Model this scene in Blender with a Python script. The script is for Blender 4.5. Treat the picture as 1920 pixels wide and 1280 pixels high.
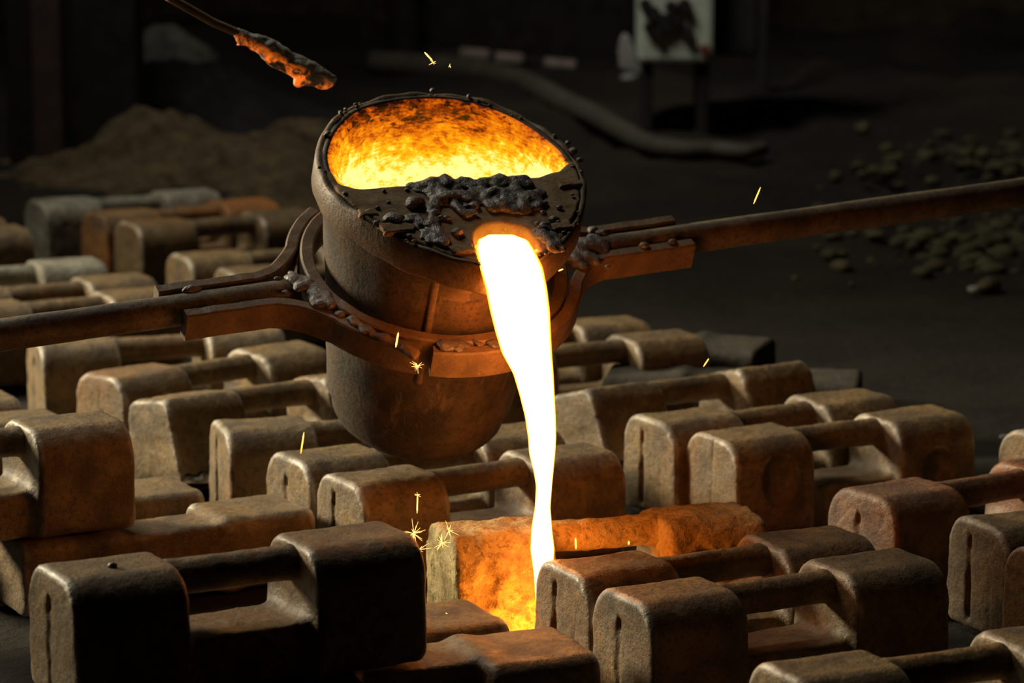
import bpy, bmesh, math, random
import numpy as np
from mathutils import Vector, Matrix, Quaternion
random.seed(7)
PI = math.pi
scene = bpy.context.scene
col = scene.collection
for o in list(bpy.data.objects): bpy.data.objects.remove(o)

# ------------------------------------------------------------------ camera, world, lights, exposure
FPX, PITCH, CAMH = 6034.7, 0.182513, 0.7963
cd = bpy.data.cameras.new('camera')
cam = bpy.data.objects.new('camera', cd); col.objects.link(cam)
cd.sensor_width = 36; cd.lens = FPX/1920*36
cd.clip_start = .05; cd.clip_end = 60
cam.location = (0, 0, CAMH); cam.rotation_euler = (PI/2-PITCH, 0, 0)
cd.dof.use_dof = True; cd.dof.focus_distance = 2.80; cd.dof.aperture_fstop = 8.8
scene.camera = cam
scene.view_settings.view_transform = 'Standard'
scene.view_settings.look = 'None'
scene.view_settings.exposure = 0
scene.view_settings.gamma = 1
scene.view_settings.use_curve_mapping = False
scene.cycles.use_denoising = True
scene.cycles.max_bounces = 6
scene.cycles.sample_clamp_indirect = 4

w = bpy.data.worlds.new('world'); scene.world = w; w.use_nodes = True
w.node_tree.nodes['Background'].inputs[0].default_value = (.75, .85, 1, 1)
w.node_tree.nodes['Background'].inputs[1].default_value = 0.001

def area(name, loc, target, size, energy, color, spread=180):
    ld = bpy.data.lights.new(name, 'AREA'); ld.shape = 'RECTANGLE'
    ld.size, ld.size_y = size; ld.energy = energy; ld.color = color; ld.spread = math.radians(spread)
    o = bpy.data.objects.new(name, ld); col.objects.link(o); o.location = loc
    o.rotation_euler = (Vector(target)-Vector(loc)).to_track_quat('-Z', 'Y').to_euler()
    return o
area('roof_daylight', (-1.5, 4.5, 3.1), (-.3, 3.9, 0.0), (1.1, 1.1), 10.5, (1, .95, .76), 76)
area('window_daylight', (-3.1, 4.5, 1.3), (0, 3.1, 0.05), (.8, .7), 21, (1, .88, .60), 56)
area('far_fill', (-.9, 5.6, 2.9), (.5, 7.4, .2), (.8, .8), 10, (1, .96, .84), 90)  # unseen fill lamp added to brighten the background and cabinet

# ------------------------------------------------------------------ helpers
def tag(o, label=None, cat=None, group=None, kind=None):
    if label: o['label'] = label
    if cat: o['category'] = cat
    if group: o['group'] = group
    if kind: o['kind'] = kind
    return o
def link(name, me, mat=None, parent=None):
    o = bpy.data.objects.new(name, me); col.objects.link(o)
    if mat is not None: me.materials.append(mat)
    if parent is not None: o.parent = parent
    return o
def empty(name, loc=(0, 0, 0)):
    o = bpy.data.objects.new(name, None); col.objects.link(o); o.location = loc
    o.empty_display_size = .02; return o
def mesh(name, v, f, smooth=True):
    me = bpy.data.meshes.new(name)
    me.from_pydata([tuple(map(float, p)) for p in v], [], [tuple(map(int, q)) for q in f])
    if smooth: me.polygons.foreach_set('use_smooth', [True]*len(me.polygons))
    me.update(); return me
def fix_normals(me):
    bm = bmesh.new(); bm.from_mesh(me); bmesh.ops.recalc_face_normals(bm, faces=bm.faces); bm.to_mesh(me); bm.free()
    return me

# value noise, vectorised
_rng = np.random.RandomState(3); _T = _rng.rand(32, 32, 32)
def vnoise(p):
    i = np.floor(p).astype(int); f = p-i; f = f*f*(3-2*f); r = 0
    for a in (0, 1):
        for b in (0, 1):
            for c in (0, 1):
                wgt = (f[..., 0] if a else 1-f[..., 0])*(f[..., 1] if b else 1-f[..., 1])*(f[..., 2] if c else 1-f[..., 2])
                r = r+wgt*_T[(i[..., 0]+a) % 32, (i[..., 1]+b) % 32, (i[..., 2]+c) % 32]
    return r*2-1
def fbm(p, fr, oc=3, off=0):
    r = 0; am = 1
    for k in range(oc):
        r = r+am*vnoise(p*fr+off+7.3*k); fr *= 2.1; am *= .5
    return r
def surf_nets(fn, lo, hi, h, name='m'):
    lo = np.array(lo, float); n = np.ceil((np.array(hi)-lo)/h).astype(int)+1
    g = np.stack(np.meshgrid(*[lo[k]+h*np.arange(n[k]) for k in range(3)], indexing='ij'), -1)
    F = fn(g); S = F < 0
    nx, ny, nz = n
    cnt = np.zeros((nx-1, ny-1, nz-1)); acc = np.zeros((nx-1, ny-1, nz-1, 3))
    sl = lambda a, m: slice(a, m-1+a)
    offs = [(a, b, c) for a in (0, 1) for b in (0, 1) for c in (0, 1)]
    for o1 in offs:
        for ax in range(3):
            if o1[ax]: continue
            o2 = list(o1); o2[ax] = 1
            i1 = (sl(o1[0], nx), sl(o1[1], ny), sl(o1[2], nz)); i2 = (sl(o2[0], nx), sl(o2[1], ny), sl(o2[2], nz))
            f1, f2 = F[i1], F[i2]; m = (f1 < 0) != (f2 < 0)
            t = np.where(m, f1/np.where(m, f1-f2, 1), 0)
            P = g[i1]+t[..., None]*(g[i2]-g[i1])
            acc += P*m[..., None]; cnt += m
    act = cnt > 0; idx = -np.ones(cnt.shape, int); idx[act] = np.arange(act.sum())
    V = acc[act]/cnt[act][:, None]
    Q = []
    for ax in range(3):
        b, c = [(1, 2), (2, 0), (0, 1)][ax]
        s1 = [slice(1, -1)]*3; s1[ax] = slice(0, -1); s2 = [slice(1, -1)]*3; s2[ax] = slice(1, None)
        a_, b_ = S[tuple(s1)], S[tuple(s2)]
        ii = np.argwhere(a_ != b_)
        if len(ii) == 0: continue
        flip = a_[tuple(ii.T)]
        base = ii.copy(); base[:, b] += 1; base[:, c] += 1
        def at_(db, dc):
            q = base.copy(); q[:, b] += db; q[:, c] += dc
            return idx[tuple(q.T)]
        q = np.stack([at_(-1, -1), at_(0, -1), at_(0, 0), at_(-1, 0)], 1)
        q[~flip] = q[~flip][:, ::-1]; Q.append(q)
    Q = np.concatenate(Q)
    Q = Q[(Q >= 0).all(1)]
    me = bpy.data.meshes.new(name)
    me.vertices.add(len(V)); me.vertices.foreach_set('co', V.ravel())
    me.loops.add(len(Q)*4); me.loops.foreach_set('vertex_index', Q.ravel())
    me.polygons.add(len(Q)); me.polygons.foreach_set('loop_start', np.arange(0, len(Q)*4, 4))
    me.polygons.foreach_set('loop_total', np.full(len(Q), 4))
    me.polygons.foreach_set('use_smooth', np.ones(len(Q), bool))
    me.update(calc_edges=True); me.validate(); return me
def smin(a, b, k):
    h = np.clip(.5+.5*(b-a)/k, 0, 1)
    return b*(1-h)+a*h-k*h*(1-h)
def sbox(p, c, hf, r):
    q = np.abs(p-np.array(c))-np.array(hf)+r
    return np.linalg.norm(np.maximum(q, 0), axis=-1)+np.minimum(q.max(-1), 0)-r
def capsule(p, a, b, r):
    a = np.array(a, float); b = np.array(b, float); ab = b-a
    t = np.clip(((p-a)@ab)/max(ab@ab, 1e-12), 0, 1)
    return np.linalg.norm(p-a-t[..., None]*ab, axis=-1)-r
def blobs(pts, k):
    def f(p):
        d = np.full(p.shape[:-1], 1.)
        for (c, r, st) in pts:
            q = (p-np.array(c))/np.array(st)
            d = smin(d, (np.linalg.norm(q, axis=-1)-r)*min(st), k)
        return d
    return f

# camera rays
RX = Vector((1, 0, 0)); RF = Vector((0, math.cos(PITCH), -math.sin(PITCH))); RU = Vector((0, math.sin(PITCH), math.cos(PITCH)))
def ray(px, py): return RF*FPX+RX*(px-960)-RU*(py-640)
def on_floor(px, py, z=0):
    d = ray(px, py); t = (z-CAMH)/d.z; return Vector((0, 0, CAMH))+d*t
def at_y(px, py, y):
    d = ray(px, py); return Vector((0, 0, CAMH))+d*(y/d.y)

# ------------------------------------------------------------------ materials
def new_mat(name):
    m = bpy.data.materials.new(name); m.use_nodes = True
    nt = m.node_tree; b = nt.nodes['Principled BSDF']; return m, nt, b
def N(nt, typ, **kw):
    n = nt.nodes.new(typ)
    for k, v in kw.items():
        if hasattr(n, k): setattr(n, k, v)
    return n
def noise(nt, vec, scale, detail=5, rough=.6, dist=0):
    n = N(nt, 'ShaderNodeTexNoise'); n.inputs['Scale'].default_value = scale; n.inputs['Detail'].default_value = detail
    n.inputs['Roughness'].default_value = rough; n.inputs['Distortion'].default_value = dist
    nt.links.new(vec, n.inputs['Vector']); return n.outputs['Fac']
def ramp(nt, fac, stops, interp='LINEAR'):
    r = N(nt, 'ShaderNodeValToRGB'); r.color_ramp.interpolation = interp
    e = r.color_ramp.elements
    while len(e) < len(stops): e.new(.5)
    for i, (p, c) in enumerate(stops):
        e[i].position = p; e[i].color = c if len(c) == 4 else (*c, 1)
    nt.links.new(fac, r.inputs[0]); return r.outputs[0]
def mix(nt, fac, a, b, mode='MIX'):
    m = N(nt, 'ShaderNodeMix'); m.data_type = 'RGBA'; m.blend_type = mode
    for sock, v in ((m.inputs[0], fac), (m.inputs[6], a), (m.inputs[7], b)):
        if isinstance(v, (int, float)): sock.default_value = v
        elif isinstance(v, tuple): sock.default_value = v if len(v) == 4 else (*v, 1)
        else: nt.links.new(v, sock)
    return m.outputs[2]
def bump(nt, b, hgt, dist, strength=1, prev=None):
    n = N(nt, 'ShaderNodeBump'); n.inputs['Distance'].default_value = dist; n.inputs['Strength'].default_value = strength
    nt.links.new(hgt, n.inputs['Height'])
    if prev is not None: nt.links.new(prev, n.inputs['Normal'])
    nt.links.new(n.outputs[0], b.inputs['Normal']); return n.outputs[0]
def objvec(nt, rnd=True):
    tc = N(nt, 'ShaderNodeTexCoord')
    if not rnd: return tc.outputs['Object']
    oi = N(nt, 'ShaderNodeObjectInfo'); m = N(nt, 'ShaderNodeVectorMath', operation='MULTIPLY_ADD')
    m.inputs[1].default_value = (1, 1, 1)
    cx = N(nt, 'ShaderNodeMath', operation='MULTIPLY'); cx.inputs[1].default_value = 13.7
    nt.links.new(oi.outputs['Random'], cx.inputs[0])
    nt.links.new(tc.outputs['Object'], m.inputs[0]); nt.links.new(cx.outputs[0], m.inputs[2]); return m.outputs[0]
def rusty(name, c_dust, c_dark, c_rust, rough=.6, metal=0., rust_amt=.5, bscale=1., spec=.5, streak=False, worn_glint=None):
    m, nt, b = new_mat(name); v = objvec(nt)
    n1 = noise(nt, v, 22, 6, .65, .3); n2 = noise(nt, v, 7, 4, .6); n3 = noise(nt, v, 160, 4, .7); n4 = noise(nt, v, 520, 2, .6)
    c = mix(nt, ramp(nt, n1, [(.36, (0, 0, 0)), (.66, (1, 1, 1))]), c_dark, c_dust)
    rm = ramp(nt, n2, [(.75-.4*rust_amt, (0, 0, 0)), (.95-.35*rust_amt, (1, 1, 1))])
    c = mix(nt, rm, c, c_rust)
    c = mix(nt, ramp(nt, n3, [(.36, (.85, .85, .85)), (.5, (0, 0, 0))]), c, c_dark)
    c = mix(nt, ramp(nt, n4, [(.62, (0, 0, 0)), (.74, (.55, .55, .55))]), c, tuple(min(1, x*1.7) for x in c_dust))
    if worn_glint:
        g = N(nt, 'ShaderNodeAttribute'); g.attribute_name = 'edge_wear_glint'
        wm = ramp(nt, g.outputs['Fac'], [(.25, (0, 0, 0)), (.8, (1, 1, 1))])
        mm = mix(nt, 1.0, wm, ramp(nt, n1, [(.35, (.1, .1, .1)), (.6, (1, 1, 1))]), 'MULTIPLY')
        c = mix(nt, mm, c, worn_glint)  # pale edges: wear plus a painted specular highlight
    nt.links.new(c, b.inputs['Base Color'])
    rr = ramp(nt, n1, [(.3, (rough+.2,)*3), (.7, (rough-.08,)*3)])
    if worn_glint: rr = mix(nt, mm, rr, (.24, .24, .24))
    nt.links.new(rr, b.inputs['Roughness'])
    b.inputs['Metallic'].default_value = metal; b.inputs['Specular IOR Level'].default_value = spec
    p = bump(nt, b, n1, .0011*bscale, .5); p = bump(nt, b, n3, .0016*bscale, .8, p); bump(nt, b, n4, .0004*bscale, .6, p)
    return m
M = {}
M['iron'] = rusty('rusty_cast_iron', (.31, .20, .09), (.10, .066, .035), (.28, .12, .032), rough=.5, rust_amt=.5, spec=.55, worn_glint=(.58, .52, .45))
def scratch(m, scale, col):
    nt = m.node_tree; b = nt.nodes['Principled BSDF']; v = objvec(nt, False)
    mp = N(nt, 'ShaderNodeMapping'); mp.inputs['Scale'].default_value = scale; mp.inputs['Rotation'].default_value = (.3, .1, .5); nt.links.new(v, mp.inputs[0])
    n = noise(nt, mp.outputs[0], 1, 6, .75, .4); old = b.inputs['Base Color'].links[0].from_socket
    nt.links.new(mix(nt, ramp(nt, n, [(.57, (0, 0, 0)), (.66, (.8, .8, .8))]), old, col), b.inputs['Base Color'])
M['iron_dark'] = rusty('sooty_cast_iron', (.085, .068, .045), (.04, .031, .022), (.08, .05, .028), rough=.7, rust_amt=.4)
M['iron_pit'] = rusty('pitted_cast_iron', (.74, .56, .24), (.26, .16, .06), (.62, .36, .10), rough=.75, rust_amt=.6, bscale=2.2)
M['shell'] = rusty('ladle_shell_steel', (.135, .085, .05), (.036, .027, .02), (.24, .105, .035), rough=.55, rust_amt=.45, bscale=.7)
M['bar'] = rusty('forged_bar_steel', (.25, .155, .09), (.12, .075, .045), (.28, .125, .045), rough=.52, rust_amt=.5, bscale=.7)
M['rod'] = rusty('rod_steel', (.22, .165, .11), (.07, .052, .036), (.16, .085, .045), rough=.5, rust_amt=.4, bscale=.5)
M['clay'] = rusty('fireclay', (.36, .25, .145), (.21, .14, .08), (.30, .17, .08), rough=.85, rust_amt=.4, bscale=.8, spec=.25)
M['slag'] = rusty('glassy_slag', (.25, .215, .205), (.10, .08, .078), (.15, .095, .07), rough=.36, metal=.2, rust_amt=.3, bscale=1.6, spec=.8)
M['sand'] = rusty('foundry_sand', (.19, .135, .07), (.06, .044, .027), (.13, .09, .045), rough=.9, rust_amt=.4, bscale=3, spec=.15)
M['black'] = rusty('sooty_steel', (.022, .017, .013), (.008, .006, .005), (.03, .016, .011), rough=.8, rust_amt=.45, bscale=1)
M['wall'] = rusty('sooty_plaster', (.10, .072, .047), (.045, .032, .021), (.075, .048, .028), rough=.95, rust_amt=.4, bscale=3, spec=.1)
M['canvas'] = rusty('dusty_canvas', (.36, .34, .29), (.10, .095, .08), (.16, .14, .11), rough=.9, rust_amt=.3, bscale=2, spec=.1)
M['enamel'] = rusty('dirty_enamel', (.66, .73, .60), (.50, .55, .45), (.55, .57, .45), rough=.5, rust_amt=.3, bscale=.5)

scratch(M['shell'], (90, 90, 14), (.17, .125, .08))
# floor: dark sand with paler patches
m, nt, b = new_mat('foundry_floor_sand'); v = objvec(nt, False)
n1 = noise(nt, v, 2.2, 6, .6, .4); n2 = noise(nt, v, 45, 6, .7); n3 = noise(nt, v, 240, 4, .7)
c = mix(nt, ramp(nt, n1, [(.42, (0, 0, 0)), (.68, (1, 1, 1))]), (.012, .009, .006), (.032, .024, .015))
c = mix(nt, ramp(nt, n2, [(.35, (.7, .7, .7)), (.5, (0, 0, 0))]), c, (.028, .022, .018))
c = mix(nt, ramp(nt, n3, [(.68, (0, 0, 0)), (.74, (.4, .4, .4))]), c, (.07, .055, .035))
nt.links.new(c, b.inputs['Base Color']); b.inputs['Roughness'].default_value = .9; b.inputs['Specular IOR Level'].default_value = .3
p = bump(nt, b, n2, .01, .6); bump(nt, b, n3, .002, .6, p)
M['floor'] = m

def emis(name, color, strength):
    m, nt, b = new_mat(name); b.inputs['Base Color'].default_value = (.02, .01, .005, 1)
    b.inputs['Emission Color'].default_value = (*color, 1); b.inputs['Emission Strength'].default_value = strength
    return m
# molten stream: white core, orange glow fringe painted on its side edges per vertex
m, nt, b = new_mat('molten_iron_stream')
at = N(nt, 'ShaderNodeAttribute'); at.attribute_name = 'glow'
c = ramp(nt, at.outputs['Fac'], [(0, (1, .20, .002)), (.35, (1, .29, .008)), (.6, (1, .30, .055))])
s = N(nt, 'ShaderNodeMapRange'); s.inputs['To Min'].default_value = 1.2; s.inputs['To Max'].default_value = 20
nt.links.new(at.outputs['Fac'], s.inputs['Value'])
nt.links.new(c, b.inputs['Emission Color']); nt.links.new(s.outputs[0], b.inputs['Emission Strength'])
b.inputs['Base Color'].default_value = (0, 0, 0, 1); b.inputs['Roughness'].default_value = 1
M['stream'] = m
# pool: yellow with paler churned patches
m, nt, b = new_mat('molten_iron_pool'); v = objvec(nt, False)
n1 = noise(nt, v, 26, 6, .7, 1.2); n2 = noise(nt, v, 9, 3, .6)
mm = N(nt, 'ShaderNodeMath', operation='ADD'); nt.links.new(n1, mm.inputs[0]); nt.links.new(n2, mm.inputs[1])
c = ramp(nt, mm.outputs[0], [(.55, (.95, .2, .002)), (.70, (1.0, .42, .003)), (.85, (1.0, .66, .006)), (1.0, (1, .72, .06))])
st = ramp(nt, n1, [(.35, (.9,)*3), (.6, (1.25,)*3), (.74, (4.5,)*3)])
nt.links.new(c, b.inputs['Emission Color']); nt.links.new(st, b.inputs['Emission Strength'])
b.inputs['Base Color'].default_value = (.02, .01, 0, 1)
M['pool'] = m
# hot lining: crusted refractory, glowing orange in patches (hotter near the bath)
m, nt, b = new_mat('hot_lining'); mpp = N(nt, 'ShaderNodeMapping'); mpp.inputs['Scale'].default_value = (1, 1, 2.2); nt.links.new(objvec(nt, False), mpp.inputs[0]); v = mpp.outputs[0]
at = N(nt, 'ShaderNodeAttribute'); at.attribute_name = 'glow'
n1 = noise(nt, v, 170, 8, .8, .05); n2 = noise(nt, v, 42, 6, .7, .1)
a1 = N(nt, 'ShaderNodeMath', operation='ADD'); nt.links.new(n1, a1.inputs[0]); nt.links.new(n2, a1.inputs[1])
a2 = N(nt, 'ShaderNodeMath', operation='MULTIPLY_ADD'); nt.links.new(at.outputs['Fac'], a2.inputs[0]); a2.inputs[1].default_value = .64
nt.links.new(a1.outputs[0], a2.inputs[2])
a3 = N(nt, 'ShaderNodeMath', operation='MULTIPLY_ADD'); nt.links.new(a2.outputs[0], a3.inputs[0]); a3.inputs[1].default_value = .85; a3.inputs[2].default_value = -.40
pit = ramp(nt, noise(nt, v, 75, 6, .7, .1), [(.52, (0, 0, 0)), (.62, (.30, .30, .30))])
iv = N(nt, 'ShaderNodeMath', operation='SUBTRACT'); iv.inputs[0].default_value = 1; iv.use_clamp = True; nt.links.new(at.outputs['Fac'], iv.inputs[1])
pm = N(nt, 'ShaderNodeMath', operation='MULTIPLY'); nt.links.new(pit, pm.inputs[0]); nt.links.new(iv.outputs[0], pm.inputs[1])
a4 = N(nt, 'ShaderNodeMath', operation='SUBTRACT'); nt.links.new(a3.outputs[0], a4.inputs[0]); nt.links.new(pm.outputs[0], a4.inputs[1]); a3 = a4
c = ramp(nt, a3.outputs[0], [(.36, (.010, .002, .001)), (.46, (.26, .03, .001)), (.58, (.80, .13, .002)), (.74, (1.15, .36, .004)), (.88, (1.3, .80, .008)), (1.0, (1.7, 1.3, .40))])
nt.links.new(c, b.inputs['Emission Color']); b.inputs['Emission Strength'].default_value = .85
b.inputs['Base Color'].default_value = (.10, .05, .03, 1); b.inputs['Roughness'].default_value = .8
bump(nt, b, n1, .006, 1)
M['lining'] = m
M['spark'] = emis('spark', (1, .42, .06), 3.0)
M['spark_hot'] = emis('hot_spark', (1, .50, .12), 3.0)

# ------------------------------------------------------------------ setting: floor, walls
def heightfield(name, x0, x1, y0, y1, nx, ny, hf, mat):
    xs = np.linspace(x0, x1, nx); ys = np.linspace(y0, y1, ny)
    X, Y = np.meshgrid(xs, ys, indexing='ij'); Z = hf(X, Y)
    V = np.stack([X, Y, Z], -1).reshape(-1, 3)
    F = [(i*ny+j, (i+1)*ny+j, (i+1)*ny+j+1, i*ny+j+1) for i in range(nx-1) for j in range(ny-1)]
    return link(name, mesh(name, V, F), mat)
def floor_h(X, Y):
    P = np.stack([X, Y, 0*X], -1)
    far = np.clip((Y-4.4)/1.5, 0, 1)
    rgt = np.clip((X-.8)/.5, 0, 1)*np.clip((Y-3.5)/.6, 0, 1)
    return -.006+.004*fbm(P, 9, 3)-.001+(far*.035+rgt*.03)*(fbm(P, 3.5, 4, 3)+.3)
fl = heightfield('floor', -4, 4, .6, 9.4, 230, 260, floor_h, M['floor']); tag(fl, kind='structure', label='dark sandy foundry floor with paler patches')
def box_mesh(name, lo, hi, bev=.004, seg=2):
    bm = bmesh.new(); bmesh.ops.create_cube(bm, size=1)
    lo = Vector(lo); hi = Vector(hi)
    for vv in bm.verts: vv.co = Vector(((vv.co[k]+.5)*(hi[k]-lo[k])+lo[k] for k in range(3)))
    if bev: bmesh.ops.bevel(bm, geom=bm.edges[:], offset=bev, segments=seg, affect='EDGES', profile=.5)
    me = bpy.data.meshes.new(name); bm.to_mesh(me); bm.free(); return me
tag(link('wall_back', box_mesh('wall_back', (-4, 9.4, -.1), (4, 9.55, 3.6), 0), M['wall']), kind='structure')
tag(link('wall_right', box_mesh('wall_right', (4, .6, -.1), (4.15, 9.55, 3.6), 0), M['wall']), kind='structure')

# ------------------------------------------------------------------ cast weights
L, W, H = .30, .1034, .1022
def weight_sdf(W, H, seed, grooves=(), craters=(), rough=1., rtop=.031, warp=1., draft=.05, web_in=.013, web_h=.215):
    def f(p):
        q = p.copy()
        wv = fbm(p, 11, 2, seed*5.1)[..., None]*.0016*warp
        q = q+wv*np.array([.6, .5, 1.])
        zz = np.clip(q[..., 2]/H, 0, 1)
        q[..., 1] = q[..., 1]*(1+draft*(zz-.5))
        def block(xc, hx):
            up = q[..., 2] > H/2
            r = np.where(up, rtop, .013)
            a = np.abs(q[..., 1])-W/2+r; bb = np.abs(q[..., 2]-H/2)-H/2+r
            d2 = np.sqrt(np.maximum(a, 0)**2+np.maximum(bb, 0)**2)+np.minimum(np.maximum(a, bb), 0)-r
            rf = .0055
            e = d2+rf; g = np.abs(q[..., 0]-xc)-hx+rf
            return np.minimum(np.maximum(e, g), 0)+np.sqrt(np.maximum(e, 0)**2+np.maximum(g, 0)**2)-rf
        d = np.minimum(block(-.102, .048), block(.102, .048))
        web = sbox(q, (0, 0, H*web_h), (.07, W/2-web_in, H*web_h), .008)
        d = smin(d, web, .016)
        for (x, y, z, r, dp, el) in craters:      # shallow casting hollows
            c = np.array((x, y, z)); s = np.array((1, 1, el))
            dd = np.linalg.norm((p-c)/s, axis=-1)
            d = np.maximum(d, -(dd-r)) if dp > 0 else smin(d, dd-r, .006)
        for (side, y0, z0, z1, wd, dp) in grooves:  # shrinkage cracks and mould seams down an end face
            gx = side*.15
            yy = y0+.0022*fbm(np.stack([p[..., 2]*1.0, 0*p[..., 2]+seed, 0*p[..., 2]], -1), 45, 2)
            gm = np.clip((p[..., 2]-z0)/.006, 0, 1)*np.clip((z1-p[..., 2])/.006, 0, 1)*(np.abs(p[..., 0]-gx) < .02)
            gm = gm*(.65+.5*vnoise(np.stack([p[..., 2]*90, 0*p[..., 2]+seed*3.7, 0*p[..., 2]], -1)))
            d = d+gm*dp*.75*np.exp(-((p[..., 1]-yy)/(wd*.8))**2)
            d = d-gm*.0012*(np.tanh((p[..., 1]-yy)/.002))*(wd > .002)*np.exp(-((p[..., 1]-yy)/.012)**2)
        d = d+(.00045*rough*fbm(p, 60, 3, seed)+.00035*rough*fbm(p, 190, 2, seed+4))
        return d
    return f
def handle_sdf(H, seed, r=.0142, rough=1.):
    def f(p):
        z0 = H-.0165
        zz = z0-.010*np.clip((np.abs(p[..., 0])-.053)/.02, 0, 1)+.0012*vnoise(np.stack([p[..., 0]*14+seed, 0*p[..., 0], 0*p[..., 0]], -1))
        x = np.abs(p[..., 0]); fl = np.clip((x-.04)/.02, 0, 1)**2*.0015
        d = np.sqrt((p[..., 1])**2/1.25+(p[..., 2]-zz)**2)-r-fl
        d = np.maximum(d, x-.076)
        return d+.0005*rough*fbm(p, 90, 3, seed)
    return f
HS = .0028
def add_wear_glint(me):  # convex-edge mask for wear and its painted glint
    n = len(me.vertices); co = np.empty(n*3); me.vertices.foreach_get('co', co); co = co.reshape(-1, 3)
    nr = np.empty(n*3); me.vertices.foreach_get('normal', nr); nr = nr.reshape(-1, 3)
    e = np.empty(len(me.edges)*2, int); me.edges.foreach_get('vertices', e); e = e.reshape(-1, 2)
    deg = np.bincount(e.ravel(), minlength=n)[:, None]
    def avg(x):
        o = np.zeros_like(x); np.add.at(o, e[:, 0], x[e[:, 1]]); np.add.at(o, e[:, 1], x[e[:, 0]]); return o/np.maximum(deg, 1)
    c = ((co-avg(avg(avg(co))))*nr).sum(1, keepdims=True)
    for _ in range(2): c = .5*c+.5*avg(c)
    c = np.clip((c[:, 0]/HS-.06)/.28, 0, 1)
    a = me.attributes.new('edge_wear_glint', 'FLOAT', 'POINT'); a.data.foreach_set('value', c)
def make_variant(nm, seed, W=W, H=H, hrough=1., **kw):
    b = surf_nets(weight_sdf(W, H, seed, **kw), (-.158, -W/2-.008, -.006), (.158, W/2+.008, H+.008), HS, nm+'_body')
    h = surf_nets(handle_sdf(H, seed, rough=hrough), (-.08, -.026, H-.05), (.08, .026, H+.008), .0024, nm+'_handle')
    add_wear_glint(b); add_wear_glint(h)
    return b, h
VAR = {
 'seam': make_variant('seam', 1, grooves=[(-1, .006, .004, .086, .0022, .006)]),
 'plain': make_variant('plain', 2),
 'crack': make_variant('crack', 3, grooves=[(-1, .014, .006, .092, .0024, .010), (-1, -.022, .0, .06, .0016, .003)]),
 'seam2': make_variant('seam2', 4, grooves=[(-1, -.004, .0, .092, .0018, .005)], craters=[(-.085, -.0595, .062, .019, 1, 1.1), (.12, -.058, .055, .02, 1, 1.2)]),
 'hollow': make_variant('hollow', 5, grooves=[(-1, -.002, .01, .1, .0018, .005)], craters=[(-.098, -.0665, .06, .027, 1, 1.3), (.10, -.0605, .05, .022, 1, 1.1)]),
 'pitted': make_variant('pitted', 6, hrough=2.6, rough=3.2, warp=1.3, craters=[(-.120, -.057, .060, .013, 1, 2.6), (-.096, -.0575, .045, .015, 1, 1.2), (-.108, -.057, .026, .012, 1, .8), (.09, -.059, .06, .016, 1, 1.3)]),
 'wedge': make_variant('wedge', 9, draft=.42, rtop=.02, warp=1.3, rough=1.6),
 'lying': make_variant('lying', 8, W=.070, H=.1022, rtop=.016, warp=1.5, web_in=.003, web_h=.34),
}
def weight(x, y, deg, z0, var, label, group=None, roll=0, name='cast_weight', mat='iron', s=(1, 1, 1), flip=1):
    """x,y = far corner of the left end on the ground; the long axis runs along deg."""
    a = math.radians(deg); u = Vector((math.cos(a), math.sin(a), 0)); v = Vector((math.sin(a), -math.cos(a), 0))
    wd = W if var != 'lying' else .1022
    c = Vector((x, y, z0))+u*(L/2)+v*(wd/2)
    r = empty(name, c); r.rotation_euler = (0, 0, a)
    b, h = VAR[var]
    if var == 'lying':
        R = Matrix.Rotation(a, 4, 'Z') @ Matrix.Rotation(-PI/2*flip, 4, 'X')
        r.rotation_euler = R.to_euler(); r.location = c+v*(-.0)+Vector((0, 0, .035))-(R.to_3x3() @ Vector((0, 0, .0511)))
    elif roll:
        R = Matrix.Rotation(a, 4, 'Z') @ Matrix.Rotation(math.radians(roll), 4, 'X')
        r.rotation_euler = R.to_euler()
        r.location = c+Vector((0, 0, abs(math.sin(math.radians(roll)))*W/2-.004))
    r.scale = s
    bo = link('body', b, parent=r); ho = link('handle', h, parent=r)
    if mat == 'iron_dark':
        for ob in (bo, ho): ob.data = ob.data.copy(); ob.data.materials.clear(); ob.data.materials.append(M[mat])
    else:
        for me in (b, h):
            if not me.materials: me.materials.append(M[mat])
    return tag(r, label, 'weight', group)

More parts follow.
